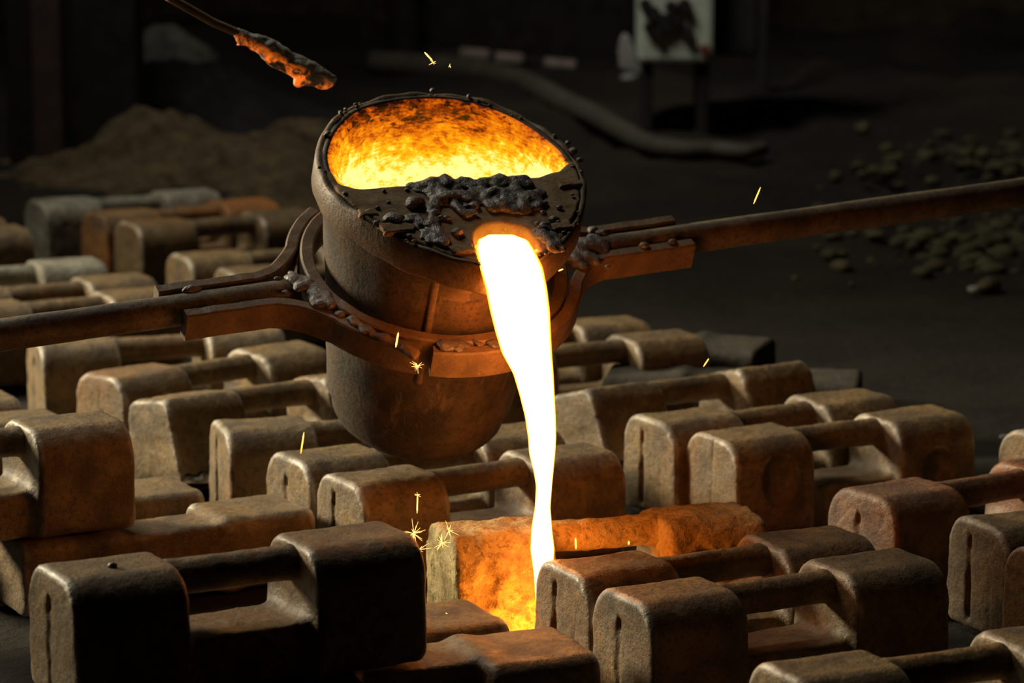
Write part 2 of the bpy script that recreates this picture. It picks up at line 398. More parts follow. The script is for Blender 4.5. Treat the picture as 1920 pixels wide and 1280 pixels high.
WEIGHTS = [
 # x, y, deg, z0, variant, label
 (0.0662, 2.6400, 28.3, 0, 'seam', 'cast iron weight with scratched left block, in front of the one the stream falls behind'),
 (0.0180, 2.7324, 27.9, 0, 'crack', 'cast weight whose cracked left end stands just right of the molten stream\'s foot'),
 (-0.0797, 2.8842, 16.9, 0, 'pitted', 'cast weight with pitted orange-lit side, right behind the lower molten stream'),
 (-0.1936, 3.0716, 31.2, 0, 'crack', 'cast weight with split left end, just below the bottom of the ladle'),
 (-0.2500, 3.1700, 30.5, 0, 'seam', 'cast weight half hidden behind the split-ended one under the ladle'),
 (0.1793, 3.2749, 28.6, 0, 'hollow', 'cast weight with a round casting hollow in its side, rearmost pair at right, front one'),
 (0.1170, 3.3558, 30.6, 0, 'crack', 'cast weight with long crack in its end, just behind the one with round hollow'),
 (0.3014, 3.0108, 34.6, 0, 'seam', 'reddish cast weight cut by the right frame edge, its bar rising to the edge'),
 (0.4022, 2.8993, 24.7, 0, 'crack', 'cast weight with jagged vertical crack, standing near the right frame edge'),
 (0.4374, 2.7890, 23.6, 0, 'plain', 'narrow slice of a cast weight at the right edge, in front of the jagged-cracked one'),
 (0.1809, 2.4172, 26.0, 0, 'seam', 'cast weight cut by the bottom right corner of the picture'),
 (0.5050, 3.2800, 34.6, 0, 'plain', 'cast weight whose rounded corner peeks over the reddish one at the right edge'),
 (-0.3797, 2.4381, 29.0, .0725, 'seam', 'dark cast weight raised on flat lying castings in the left foreground'),
 (-0.6645, 2.8915, 29.2, .0725, 'plain', 'big dark cast weight at the left edge, resting on a flat lying casting'),
 (-0.4984, 3.5964, 40.0, 0, 'seam2', 'cast weight upright between the leaning one and the one under the left rod'),
 (-0.5862, 3.8105, 19.6, 0, 'seam', 'cast weight standing directly below the left carrying rod'),
 (-0.3220, 3.3300, 18.0, 0, 'crack', 'cast weight with split end left of the lower ladle, a spark in front of it'),
 (-0.0749, 3.7460, 26.2, 0, 'plain', 'cast weight with blunt right block just right of the stream, behind the leaning one'),
 (-0.1380, 3.8550, 23.6, 0, 'plain', 'rearmost cast weight right of the ladle, only its top showing'),
 (-0.7668, 5.0094, 28.1, 0, 'plain', 'rearmost cast weight at left, with pale whitish right block'),
 (-0.6618, 4.8835, 30.4, 0, 'seam2', 'cast weight with orange rust on its end, second from the back at far left'),
 (-0.5983, 4.7730, 30.5, 0, 'plain', 'grey-ended cast weight overlapping the orange-rusted one in the far left rows'),
 (-0.4881, 4.4642, 28.1, 0, 'plain', 'far cast weight with rounded left end, its bar running behind the ladle'),
 (-0.4096, 4.3384, 23.2, 0, 'plain', 'low far cast weight just above the slag on the left arm'),
 (-0.8638, 4.3165, 25.6, 0, 'plain', 'far left cast weight with whitish top and bar cut by the left frame edge'),
 (-0.7777, 4.1649, 28.7, 0, 'plain', 'far left cast weight between the whitish-topped one and the one touching the rod'),
 (-0.7350, 4.0450, 30.0, 0, 'plain', 'cast weight just above the left carrying rod, partly covered by it'),
 (-1.0103, 4.6105, 28.6, 0, 'plain', 'cast weight at the far left frame edge, level with the orange-rusted one'),
 (-1.0620, 4.7150, 28.3, 0, 'plain', 'small glimpse of a cast weight at the far left edge, the hindmost there'),
 (-0.8362, 3.3572, 28.6, 0, 'plain', 'cast weight end at the left edge behind the big dark raised one, rear of two'),
 (-0.7742, 3.2582, 28.6, 0, 'plain', 'cast weight end at the left edge behind the big dark raised one, front of two'),
]
WG = 'cast weights standing in rows'
for wt in WEIGHTS: weight(*wt, group=WG)
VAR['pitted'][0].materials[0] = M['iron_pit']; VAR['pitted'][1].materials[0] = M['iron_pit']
weight(-.416, 3.435, 36, 0, 'wedge', 'cast weight leaning back with blunt sloping end, left of the ladle', WG, roll=-9)
weight(.047, 3.455, 33, 0, 'wedge', 'cast weight leaning back right of the stream, its side face tipped up', WG, roll=-15)
M['iron_pale'] = rusty('pale_dusted_iron', (.44, .42, .34), (.15, .12, .085), (.30, .22, .14), rough=.5, rust_amt=.3)
M['iron_rust'] = rusty('orange_rusted_iron', (.34, .18, .075), (.13, .075, .035), (.42, .15, .03), rough=.6, rust_amt=.75)
M['iron_red'] = rusty('reddish_rusted_iron', (.30, .165, .09), (.11, .06, .038), (.32, .12, .05), rough=.52, rust_amt=.7)
for starts, mn in (('rearmost cast weight at left', 'iron_pale'), ('far left cast weight with whitish top', 'iron_pale'), ('cast weight with orange rust', 'iron_rust'), ('reddish cast weight', 'iron_red')):
    for ob in list(col.objects):
        if ob.get('label', '').startswith(starts):
            for ch in col.objects:
                if ch.parent == ob: ch.data = ch.data.copy(); ch.data.materials.clear(); ch.data.materials.append(M[mn])
LG = 'cast weights lying flat on their sides'
weight(-.5014, 2.9802, 28.6, 0, 'lying', 'rusty cast weight lying flat at left, carrying the big dark one', LG)
weight(-.618, 3.072, 26, 0, 'lying', 'cast weight lying flat behind the one that carries the big dark weight', LG)
weight(-.2406, 2.5032, 24.1, 0, 'lying', 'cast weight lying flat in the bottom foreground, orange-lit at its right end', LG, flip=-1)
weight(-.316, 2.6, 24.1, 0, 'lying', 'cast weight lying flat, glowing warm beside the foot of the pitted weight', LG)
weight(-.5236, 2.377, 24.1, 0, 'lying', 'cast weight lying flat at the bottom left corner under the raised dark one', LG)
weight(.05, 4.07, -20, 0, 'lying', 'dark cast weight lying flat behind the leaning one at right', LG, mat='iron_dark', flip=-1)
weight(.12, 3.80, -8, 0, 'lying', 'dark cast weight lying flat behind the long-cracked one at right', LG, mat='iron_dark', flip=-1)

# ------------------------------------------------------------------ ladle frame
ALPHA, PHI, ELEV = math.radians(28.8), math.radians(9.5), math.radians(32.5)
D0 = 2.93; LS = .975
v0 = -ray(845, 310).normalized()                        # towards the viewer
right = Vector((0, 0, 1)).cross(v0).normalized(); upv = v0.cross(right).normalized()
n_ = (v0*math.sin(ELEV)+(upv*math.cos(PHI)+right*math.sin(PHI))*math.cos(ELEV)).normalized()
Xl = right*math.cos(PHI)-upv*math.sin(PHI)
Yl = n_.cross(Xl)*-1                                     # towards viewer and down
Xp = (Xl*math.cos(ALPHA)-Yl*math.sin(ALPHA)).normalized()   # along the carrying rods
Yp = n_.cross(Xp).normalized()                              # away from the spout
HT = .302
C_top = at_y(845, 310, D0)
Mlad = Matrix.Translation(C_top-n_*HT*LS) @ Matrix((Xp, Yp, n_)).transposed().to_4x4() @ Matrix.Scale(LS, 4)
Minv = Mlad.inverted()
def img2lad(px, py, zl):
    """where the sight line through a pixel meets the ladle-frame plane z = zl"""
    o = Minv @ Vector((0, 0, CAMH)); d = (Minv.to_3x3() @ ray(px, py)); t = (zl-o.z)/d.z
    return o+d*t
ladle = empty('foundry_ladle'); ladle.matrix_world = Mlad
tag(ladle, 'tilted rusty steel foundry ladle glowing inside, held by a ring with two long rods', 'ladle')
RIM = [(591, 290), (600, 255), (620, 226), (650, 201), (700, 183), (760, 174), (820, 172), (880, 179), (940, 197), (1000, 225), (1045, 258), (1078, 290),
       (1095, 325), (1099, 365), (1090, 405), (1070, 440), (1042, 472), (1005, 497), (955, 505), (900, 500), (850, 488), (800, 467), (740, 442), (690, 415),
       (650, 389), (620, 360), (598, 325)]
pol = sorted([(math.atan2(q.y, q.x), math.hypot(q.x, q.y)) for q in (img2lad(x, y, HT) for x, y in RIM)])
_a = np.array([p[0] for p in pol]); _r = np.array([p[1] for p in pol])
_a = np.concatenate([_a-2*PI, _a, _a+2*PI]); _r = np.concatenate([_r]*3)
def rim_r(t):
    t = np.asarray(t); return sum(np.interp(t+dt, _a, _r)*wg for dt, wg in ((-.12, .2), (-.05, .2), (0, .2), (.05, .2), (.12, .2)))
RB = .0885
def cone_r(z): return RB+(.121-RB)*np.clip(z/HT, 0, 1)
def shell_r(th, z, off=.006):
    b = np.clip((z/HT-.74)/.26, 0, 1); b = b*b*(3-2*b)
    return cone_r(z)*(1-b)+(rim_r(th)-off)*b
def lathe(rows, nseg=96, closed_bottom=True, closed_top=False, jit=None, name='lathe'):
    """rows: list of functions theta -> (r, z)"""
    V = []; F = []
    for k, rw in enumerate(rows):
        for i in range(nseg):
            t = 2*PI*i/nseg; r, z = rw(t)
            if jit: r, z = jit(t, r, z)
            V.append((r*math.cos(t), r*math.sin(t), z))
    for k in range(len(rows)-1):
        for i in range(nseg):
            j = (i+1) % nseg
            F.append((k*nseg+i, k*nseg+j, (k+1)*nseg+j, (k+1)*nseg+i))
    if closed_bottom: V.append((0, 0, rows[0](0)[1])); c = len(V)-1; F += [(c, (i+1) % nseg, i) for i in range(nseg)]
    if closed_top: V.append((0, 0, rows[-1](0)[1])); c = len(V)-1; b0 = (len(rows)-1)*nseg; F += [(c, b0+i, b0+(i+1) % nseg) for i in range(nseg)]
    return mesh(name, V, F)
rows = []
for k in range(6):
    a = k/5*PI/2; rows.append(lambda t, a=a: (RB-.030+.030*math.sin(a)+.0, .030-.030*math.cos(a)))
for z in np.linspace(.04, HT, 22): rows.append(lambda t, z=z: (float(shell_r(t, z)), z))
rows.append(lambda t: (float(shell_r(t, HT))-.005, HT)); rows.append(lambda t: (float(shell_r(t, HT-.03))-.006, HT-.03))
def dent(t, r, z):
    q = np.array([math.cos(t)*.12, math.sin(t)*.12, z]); return r+.0012*float(fbm(q, 18, 2)), z
sh = lathe(rows, 128, jit=dent, name='shell')
for v_ in sh.vertices: v_.co.x += .007*max(0, 1-v_.co.z/(HT*.9))
link('shell', sh, M['shell'], ladle)
rb = lambda dr, z: (lambda t: (float(rim_r(t))+dr, z+.0012*math.sin(9*t)+.0008*math.sin(23*t)))
link('rim_band', lathe([rb(-.007, HT-.030), rb(-.0005, HT-.031), rb(.0005, HT-.029), rb(.0, HT-.002), rb(-.0015, HT), rb(-.004, HT+.0005), rb(-.0065, HT-.001)], 144, False, name='rim_band'), M['bar'], ladle)
# pool level: horizontal, just below the dam at the spout
POOLZ = (Mlad @ img2lad(945, 432, HT-.014)).z
nseg = 96; poolv = []; poolheat = []
for i in range(nseg):
    t = 2*PI*i/nseg; lo, hi = .02, HT+.02
    for _ in range(30):
        z = (lo+hi)/2; r = float(shell_r(t, z))-.017
        if (Mlad @ Vector((r*math.cos(t), r*math.sin(t), z))).z < POOLZ: lo = z
        else: hi = z
    z = min(z, HT-.012)
    r = float(shell_r(t, z))-.014; poolv.append(Mlad @ Vector((r*math.cos(t), r*math.sin(t), z)))
POOLT = [ (Minv @ p).z for p in poolv ]
cc = sum(poolv, Vector())/nseg; V = [cc-cc]; F = []
for k in range(1, 13):
    for i in range(nseg):
        p = cc.lerp(poolv[i], k/12)-cc; V.append(p)
for i in range(nseg): F.append((0, 1+i, 1+(i+1) % nseg))
for k in range(11):
    for i in range(nseg):
        j = (i+1) % nseg; F.append((1+k*nseg+i, 1+(k+1)*nseg+i, 1+(k+1)*nseg+j, 1+k*nseg+j))
V = [Vector((p.x, p.y, p.z+.0012*float(fbm(np.array(p), 40, 2)))) for p in V]
pool = link('molten_iron_pool', mesh('pool', V, F), M['pool']); pool.location = cc
tag(pool, 'bright yellow molten iron filling the tilted ladle', 'molten metal')
# lining: from above the bath up to the rim, lumpy
nz = 40; V = []; F = []; glow_vals = []; ns = 200
for k in range(nz):
    fz = k/(nz-1)
    for i in range(ns):
        t = 2*PI*i/ns; zb = float(np.interp(t, [2*PI*j/nseg for j in range(nseg+1)], POOLT+[POOLT[0]]))-.02
        z = zb+(HT-.001-zb)*fz
        th = .013*(1-.3*fz)+(.003 if fz < .97 else 0)
        q = np.array([math.cos(t)*.12, math.sin(t)*.12, z])
        r = float(shell_r(t, z))-.001-th-.0035*float(fbm(q, 30, 3, 2))*min(1, (1-fz)*6+.2)
        V.append((r*math.cos(t), r*math.sin(t), z))
        wz = (Mlad @ Vector(V[-1])).z-POOLZ
        glow_vals.append(max(0, min(1, 1-(wz-.035)/.058)))
for k in range(nz-1):
    for i in range(ns):
        j = (i+1) % ns; F.append((k*ns+i, (k+1)*ns+i, (k+1)*ns+j, k*ns+j))
base = len(V)
for i in range(ns):
    t = 2*PI*i/ns; r = float(shell_r(t, HT))-.003; V.append((r*math.cos(t), r*math.sin(t), HT-.0005)); glow_vals.append(0)
for i in range(ns):
    j = (i+1) % ns; F.append(((nz-1)*ns+i, base+i, base+j, (nz-1)*ns+j))
me = mesh('lining', V, F); at = me.attributes.new('glow', 'FLOAT', 'POINT'); at.data.foreach_set('value', glow_vals)
link('lining', me, M['lining'], ladle)
# clay dam over the front half, with an arched pouring notch
def poly_sdf(px, py, poly):
    d = np.full(px.shape, 1e9); s = np.ones(px.shape); n = len(poly)
    for i in range(n):
        ax, ay = poly[i]; bx, by = poly[i-1]; ex, ey = bx-ax, by-ay; wx, wy = px-ax, py-ay
        t = np.clip((wx*ex+wy*ey)/(ex*ex+ey*ey), 0, 1); dx, dy = wx-ex*t, wy-ey*t
        d = np.minimum(d, dx*dx+dy*dy)
        c1, c2, c3 = py >= ay, py < by, ex*wy > ey*wx
        s = np.where((c1 & c2 & c3) | (~c1 & ~c2 & ~c3), -s, s)
    return s*np.sqrt(d)
FRONT = [(622, 322), (636, 343), (665, 354), (740, 350), (790, 345), (850, 338), (950, 336), (1010, 331), (1048, 320), (1072, 302)]
fl_ = [img2lad(x, y, HT) for x, y in FRONT]
t0 = math.atan2(fl_[-1].y, fl_[-1].x); t1 = math.atan2(fl_[0].y, fl_[0].x)
if t1 > t0: t1 -= 2*PI
arc = [(float(rim_r(t))-.006)*np.array((math.cos(t), math.sin(t))) for t in np.linspace(t0, t1, 60)]
poly = [(p.x, p.y) for p in fl_]+[tuple(a) for a in arc]
na, nb = img2lad(947, 451, HT), img2lad(985, 600, HT)
def dam(p):
    x, y, z = p[..., 0], p[..., 1], p[..., 2]
    x2, y2 = x[:, :, 0], y[:, :, 0]
    d2 = poly_sdf(x2, y2, poly)+.0012*fbm(np.stack([x2, y2, 0*x2], -1), 55, 3)
    ab = np.array((nb.x-na.x, nb.y-na.y)); q = np.stack([x2-na.x, y2-na.y], -1)
    t = np.clip((q@ab)/(ab@ab), 0, 1); nd = np.linalg.norm(q-t[..., None]*ab, axis=-1)-.0290
    d2 = np.maximum(d2, -nd)[..., None]
    zc = z-(HT-.0105)-.0016*fbm(p, 22, 3)
    e = np.stack([d2+.003+0*z, np.abs(zc)-.0115+.003], -1)
    return np.linalg.norm(np.maximum(e, 0), axis=-1)+np.minimum(e.max(-1), 0)-.003+.0004*fbm(p, 120, 2)
xs = [p[0] for p in poly]; ys = [p[1] for p in poly]
link('pouring_dam', surf_nets(dam, (min(xs)-.006, min(ys)-.006, HT-.030), (max(xs)+.006, max(ys)+.006, HT+.008), .0018, 'dam'), M['clay'], ladle)
# slag crust and droplets on the dam
rnd = random.Random(5)
def scatter_line(pts, n, rad, spread, zl):
    out = []
    for k in range(n):
        i = rnd.randrange(len(pts)-1); f = rnd.random(); (ax, ay), (bx, by) = pts[i], pts[i+1]
        p = img2lad(ax+(bx-ax)*f+rnd.gauss(0, spread), ay+(by-ay)*f+rnd.gauss(0, spread*.6), zl)
        r = rnd.uniform(*rad); out.append(((p.x, p.y, zl+r*rnd.uniform(-.1, .45)), r, (1, 1, rnd.uniform(.4, .75))))
    return out
zt = HT+.0015
pts = scatter_line([(785, 352), (850, 345), (930, 345), (1000, 345)], 150, (.0018, .0052), 6, zt)
pts += scatter_line([(815, 368), (890, 372), (960, 368), (1010, 372)], 170, (.0018, .0056), 9, zt)
pts += scatter_line([(930, 385), (980, 392), (1008, 385)], 60, (.0018, .005), 7, zt)
pts += scatter_line([(813, 375), (812, 410), (815, 432), (832, 458)], 60, (.0018, .0042), 4, zt)
pts += scatter_line([(745, 412), (775, 415), (808, 428), (800, 450)], 44, (.0015, .0042), 6, zt)
pts += scatter_line([(848, 380), (865, 400), (880, 405)], 10, (.0025, .005), 4, zt)
pts += scatter_line([(1010, 430), (1030, 450), (1040, 465)], 40, (.0015, .0036), 8, zt)
def clump(name, pts, h, mat, parent, k=.003, noise_a=.0012):
    P = np.array([p[0] for p in pts]); R = max(p[1] for p in pts)
    f = blobs(pts, k)
    return link(name, surf_nets(lambda p: f(p)+noise_a*fbm(p, 110, 2), P.min(0)-R*1.3-.003, P.max(0)+R*1.3+.003, h, name), mat, parent)
so = clump('slag_crust', pts, .0012, M['slag'], ladle, k=.0030, noise_a=.0013); so['label'] = 'lumpy grey slag crust on the clay dam'
def drop(name, c, r, st, mat, parent):
    bm = bmesh.new(); bmesh.ops.create_icosphere(bm, subdivisions=3, radius=r)
    for v_ in bm.verts:
        k = 1+.18*float(fbm(np.array(v_.co)+np.array(c)*9, 160, 2)); v_.co = Vector((v_.co.x*st[0]*k, v_.co.y*st[1]*k, v_.co.z*st[2]*k))
    me = bpy.data.meshes.new(name); bm.to_mesh(me); bm.free(); me.polygons.foreach_set('use_smooth', [True]*len(me.polygons))
    o = link(name, me, mat, parent); o.location = c; return o
for (x, y, r) in [(647, 364, .0022), (720, 359, .0018), (763, 357, .0024), (708, 391, .0022), (728, 381, .0018), (737, 412, .009), (778, 383, .0085), (857, 436, .005),
                  (1038, 413, .0045), (1049, 390, .003), (1047, 418, .0028), (1020, 424, .0045), (1008, 420, .003), (1073, 366, .0018), (707, 418, .003), (825, 409, .003),
                  (837, 410, .0032), (1018, 400, .0028), (1021, 383, .003)]:
    p = img2lad(x, y, zt); drop('slag_droplet', (p.x, p.y, zt+.001), r, (1.2, .9, .7), M['slag'], ladle)
for (x, y, r) in [(811, 169, .0028), (648, 205, .002), (1065, 268, .003), (1075, 283, .004), (1088, 300, .0035), (615, 250, .003), (880, 180, .0025), (1040, 255, .0025)]:
    p = img2lad(x, y, HT+.002); drop('slag_droplet', (p.x, p.y, HT+.002), r, (1, 1, .8), M['slag'], ladle)
for k in range(34):      # crumbs of slag caught on the rim
    x, y = RIM[rnd.randrange(len(RIM))]; x2, y2 = RIM[(RIM.index((x, y))+1) % len(RIM)]; f = rnd.random()
    p = img2lad(x+(x2-x)*f, y+(y2-y)*f, HT+.001); q = p.normalized() if False else p
    kk = 1-rnd.uniform(.0, .06); r = rnd.uniform(.0009, .0026)
    drop('slag_droplet', (p.x*kk, p.y*kk, HT+.001), r, (rnd.uniform(.8, 1.6), 1, .8), M['slag'], ladle)
for (cx, cy_, a, b_, h_) in ((748, 427, .017, .0075, .0030), (690, 400, .010, .005, .002), (1068, 345, .012, .006, .0025), (1050, 425, .010, .006, .0025), (868, 468, .012, .006, .0025)):
    c_ = img2lad(cx, cy_, HT+.001); ang = rnd.uniform(-.3, .3)
    def fl(p, c_=c_, a=a, b_=b_, h_=h_):
        q = p-np.array((c_.x, c_.y, HT+.001)); q = q+.0025*np.stack([vnoise(p*160), vnoise(p*160+9), 0*p[..., 0]], -1)
        return sbox(q, (0, 0, 0), (a, b_, h_), .0012)+.0004*fbm(p, 260, 2)
    link('clay_flake', surf_nets(fl, (c_.x-a-.006, c_.y-b_-.006, HT-.006), (c_.x+a+.006, c_.y+b_+.006, HT+.008), .0012, 'clay_flake'), M['clay'], ladle)
# vertical seam and overlapping lip plate
def strip(name, th_fn, z0, z1, wd, off, mat, n=40):
    V = []; F = []
    for k in range(n+1):
        z = z0+(z1-z0)*k/n
        for j, (a, o) in enumerate(((-wd, 0), (-wd*.6, off), (wd*.6, off), (wd, 0))):
            t = th_fn(z)+a; r = float(shell_r(t, z))-.001+o+(.0008*float(vnoise(np.array([z*160, j*3., 1.]))) if 0 < j < 3 else 0)
            V.append((r*math.cos(t), r*math.sin(t), z))
    for k in range(n):
        for j in range(3): F.append((k*4+j, k*4+j+1, k*4+5+j, k*4+4+j))
    return link(name, mesh(name, V, F), mat, ladle)
q = img2lad(800, 560, HT*.6); TS = math.radians(-117)
strip('weld_seam', lambda z: TS, .12, HT-.03, .035, .003, M['bar'])
strip('weld_seam', lambda z: TS+.9, .034, .12, .012, .0015, M['bar'])
strip('lip_plate', lambda z: math.radians(-88), HT-.075, HT-.028, .46, .0035, M['bar'])

# carrying ring, straps, rods: modelled in a plane parallel to the rim
ZR = HT-.128; RH = .029
def prism(path, hw, z0, z1, name, mat, parent, closed=False, bev=.0016):
    """flat bar standing on edge that follows a plan path"""
    n = len(path); V = []; F = []
    for i, p in enumerate(path):
        a = Vector(path[i-1] if (i or closed) else path[i]); b = Vector(path[(i+1) % n] if (i < n-1 or closed) else path[i])
        t = (b-a).normalized(); nn = Vector((-t.y, t.x)); p = Vector(p)
        sec = [(-hw+bev, z0), (hw-bev, z0), (hw, z0+bev), (hw, z1-bev), (hw-bev, z1), (-hw+bev, z1), (-hw, z1-bev), (-hw, z0+bev)]
        for (o, z) in sec:
            c = p+nn*o; jz = .0006*float(vnoise(np.array([c.x*90, c.y*90, z*90]))); V.append((c.x, c.y, z+jz))
    m_ = n if closed else n-1
    for i in range(m_):
        for j in range(8):
            k = (i+1) % n; F.append((i*8+j, i*8+(j+1) % 8, k*8+(j+1) % 8, k*8+j))
    if not closed: F.append(tuple(range(7, -1, -1))); F.append(tuple((n-1)*8+j for j in range(8)))
    o = link(name, fix_normals(mesh(name, V, F, False)), mat, parent)
    return o
R1 = .1235
ring = prism([(R1*math.cos(t), R1*math.sin(t)) for t in np.linspace(0, 2*PI, 120, endpoint=False)], .0065, ZR-RH/2+.002, ZR+RH/2+.003, 'carrying_ring', M['bar'], ladle, True)
def strap_path(sx, sy, xend, a_end, off=.021):
    R2 = .138; a0 = math.radians(25); out = []
    xa, ya = -R2*math.cos(a0), -R2*math.sin(a0)
    pts = [(-xend, -off), (-xend+.03, -off), (-.19, -off), (-.172, -off-.001), (-.155, -off-.008), (-.141, -.040), (xa, ya)]
    # smooth the first bend
    P = [Vector(p) for p in pts]; sm = []
    for i in range(len(P)-1):
        p0 = P[max(i-1, 0)]; p1, p2 = P[i], P[i+1]; p3 = P[min(i+2, len(P)-1)]
        for k in range(6):
            t = k/6; sm.append(.5*((2*p1)+(p2-p0)*t+(2*p0-5*p1+4*p2-p3)*t*t+(3*p1-p0-3*p2+p3)*t**3))
    for a in np.linspace(a0, a_end, 26): sm.append(Vector((-R2*math.cos(a), -R2*math.sin(a))))
    return [(p.x*sx, p.y*sy) for p in sm]
for sx, sy, xe, ae in ((1, 1, .262, math.radians(61)), (-1, 1, .273, math.radians(114)), (1, -1, .275, math.radians(55)), (-1, -1, .272, math.radians(55))):
    prism(strap_path(sx, sy, xe, ae), .0062, ZR-RH/2, ZR+RH/2, 'strap', M['bar'], ladle)
def rod(name, a, b, r, mat, parent, wob=.0006, n=60, ns=24, taper=0):
    a = Vector(a); b = Vector(b); ax = (b-a).normalized(); s1 = ax.orthogonal().normalized(); s2 = ax.cross(s1); V = []; F = []
    for k in range(n+1):
        c = a.lerp(b, k/n)
        for i in range(ns):
            t = 2*PI*i/ns; q = np.array([k*.25, math.cos(t)*1.5, math.sin(t)*1.5]); rr = r*(1+taper*k/n)+wob*float(vnoise(q*2))
            V.append(c+s1*math.cos(t)*rr+s2*math.sin(t)*rr)
    for k in range(n):
        for i in range(ns): j = (i+1) % ns; F.append((k*ns+i, k*ns+j, (k+1)*ns+j, (k+1)*ns+i))
    F.append(tuple(range(ns-1, -1, -1))); F.append(tuple(n*ns+i for i in range(ns)))
    return link(name, mesh(name, V, F), mat, parent)
rod('carrying_rod', (-.142, 0, ZR+.002), (-1.1, 0, ZR+.002), .0148, M['rod'], ladle)
rod('carrying_rod', (.142, 0, ZR+.002), (1.5, 0, ZR+.002), .0150, M['rod'], ladle)
# slag spatter on the arms and the ring
zt2 = ZR+RH/2+.001
def scatter2(pts, n, rad, sp, z): 
    return [((c[0], c[1], c[2]), r, s) for c, r, s in scatter_line(pts, n, rad, sp, z)]
sp = clump('slag_spatter', scatter2([(535, 520), (560, 530), (585, 545), (600, 560), (620, 572)], 46, (.0025, .006), 9, zt2), .0015, M['slag'], ladle)
sp = clump('slag_spatter', scatter2([(1075, 450), (1095, 470), (1085, 490), (1120, 470), (1105, 445)], 60, (.003, .0085), 10, zt2-.002), .0017, M['slag'], ladle)
sp = clump('weld_bead', scatter2([(632, 585), (690, 620), (740, 645), (780, 665)], 60, (.002, .0036), 2.5, zt2-.001), .0014, M['bar'], ladle)
sp = clump('weld_bead', scatter2([(826, 650), (870, 648), (930, 645)], 34, (.002, .0042), 4, zt2), .0014, M['slag'], ladle)
for (x, y, r) in [(358, 543, .006), (1207, 460, .0048), (1261, 453, .0042), (1128, 438, .006), (1140, 500, .003), (520, 522, .003), (602, 537, .003), (535, 548, .003)]:
    p = img2lad(x, y, zt2); drop('slag_droplet', (p.x, p.y, zt2), r, (1.7 if x < 400 else 1.2, .8, .7), M['slag'], ladle)

# ------------------------------------------------------------------ molten stream
ST = [(440, 922, 955), (443, 905, 975), (448, 895, 989), (470, 893, 1003), (500, 899, 1018), (540, 910, 1026), (580, 918, 1031), (620, 928, 1033), (660, 940, 1035), (700, 962, 1038), (740, 974, 1040),
      (780, 984, 1042), (820, 990, 1043), (850, 992, 1041), (880, 1000, 1038), (910, 1005, 1035), (950, 1003, 1032), (990, 996, 1035), (1030, 994, 1040),
      (1070, 1000, 1036), (1110, 1003, 1028), (1150, 1006, 1022), (1190, 1009, 1018), (1225, 1010, 1017)]
P_lip = Mlad @ img2lad(955, 497, HT+.004)
y_top = P_lip.y; y_bot = 2.765
yy = np.linspace(440, 1225, 190); sl_ = np.interp(yy, [s[0] for s in ST], [s[1] for s in ST]); sr_ = np.interp(yy, [s[0] for s in ST], [s[2] for s in ST])
ker = np.ones(3)/3
sl_ = np.convolve(np.pad(sl_, 1, 'edge'), ker, 'valid'); sr_ = np.convolve(np.pad(sr_, 1, 'edge'), ker, 'valid')
V = []; F = []; glow_vals = []; ns = 40; first = None
for k, y in enumerate(yy):
    f = k/(len(yy)-1); depth = y_top+(y_bot-y_top)*(1-(1-f)**1.6)
    if y < 497:                                  # sliding over the lip, in the plane of the rim
        pl = Mlad @ img2lad((sl_[k]+sr_[k])/2, y, HT+.004); depth = pl.y
    else:
        f = (y-497)/(1225-497); depth = y_top+(y_bot-y_top)*(1-(1-f)**1.6)
    a = at_y(sl_[k], y, depth); b = at_y(sr_[k], y, depth); c = (a+b)/2; hw = (b-a).length/2
    th = min(.5, .12+.38*max(0, y-445)/80)
    for i in range(ns):
        t = 2*PI*i/ns; ct = math.copysign(abs(math.cos(t))**.9, math.cos(t))
        V.append(Vector((c.x+hw*ct, c.y+hw*th*math.sin(t), c.z))); e = abs(ct)
        glow_vals.append(1. if e < .88 else max(0, 1-(e-.88)/.12))  # drops at the sides for the painted orange fringe
for k in range(len(yy)-1):
    for i in range(ns): j = (i+1) % ns; F.append((k*ns+i, (k+1)*ns+i, (k+1)*ns+j, k*ns+j))
F.append(tuple(range(ns))); F.append(tuple((len(yy)-1)*ns+i for i in range(ns-1, -1, -1)))
o0 = Vector(V[-1]); o0.z = 0; V = [p-o0 for p in V]
me = mesh('stream', V, F); fix_normals(me); at = me.attributes.new('glow', 'FLOAT', 'POINT'); at.data.foreach_set('value', glow_vals)
st = link('molten_iron_stream', me, M['stream']); st.location = o0
tag(st, 'white-hot stream of molten iron falling from the ladle lip', 'molten metal')

# the metal gathering at the foot of the stream, between two weights
pc = Vector((.024, 2.768, .012)); V = [Vector((0, 0, .004))]; F = []
for k in range(1, 5):
    for i in range(28):
        t = 2*PI*i/28; rr = k/4*(.030+.006*math.sin(3*t+1)+.003*math.sin(7*t)); V.append(Vector((rr*1.25*math.cos(t), rr*.75*math.sin(t), .004*(1-(k/4)**3)-(.012 if k == 4 else 0))))
for i in range(28): F.append((0, 1+i, 1+(i+1) % 28))
for k in range(3):
    for i in range(28): j = (i+1) % 28; F.append((1+k*28+i, 1+(k+1)*28+i, 1+(k+1)*28+j, 1+k*28+j))
M['puddle'] = emis('molten_iron_puddle', (1, .30, .03), 24)
pu = link('molten_iron_puddle', mesh('puddle', V, F), M['puddle']); pu.location = pc
tag(pu, 'glowing molten iron gathering where the stream lands between two weights', 'molten metal')

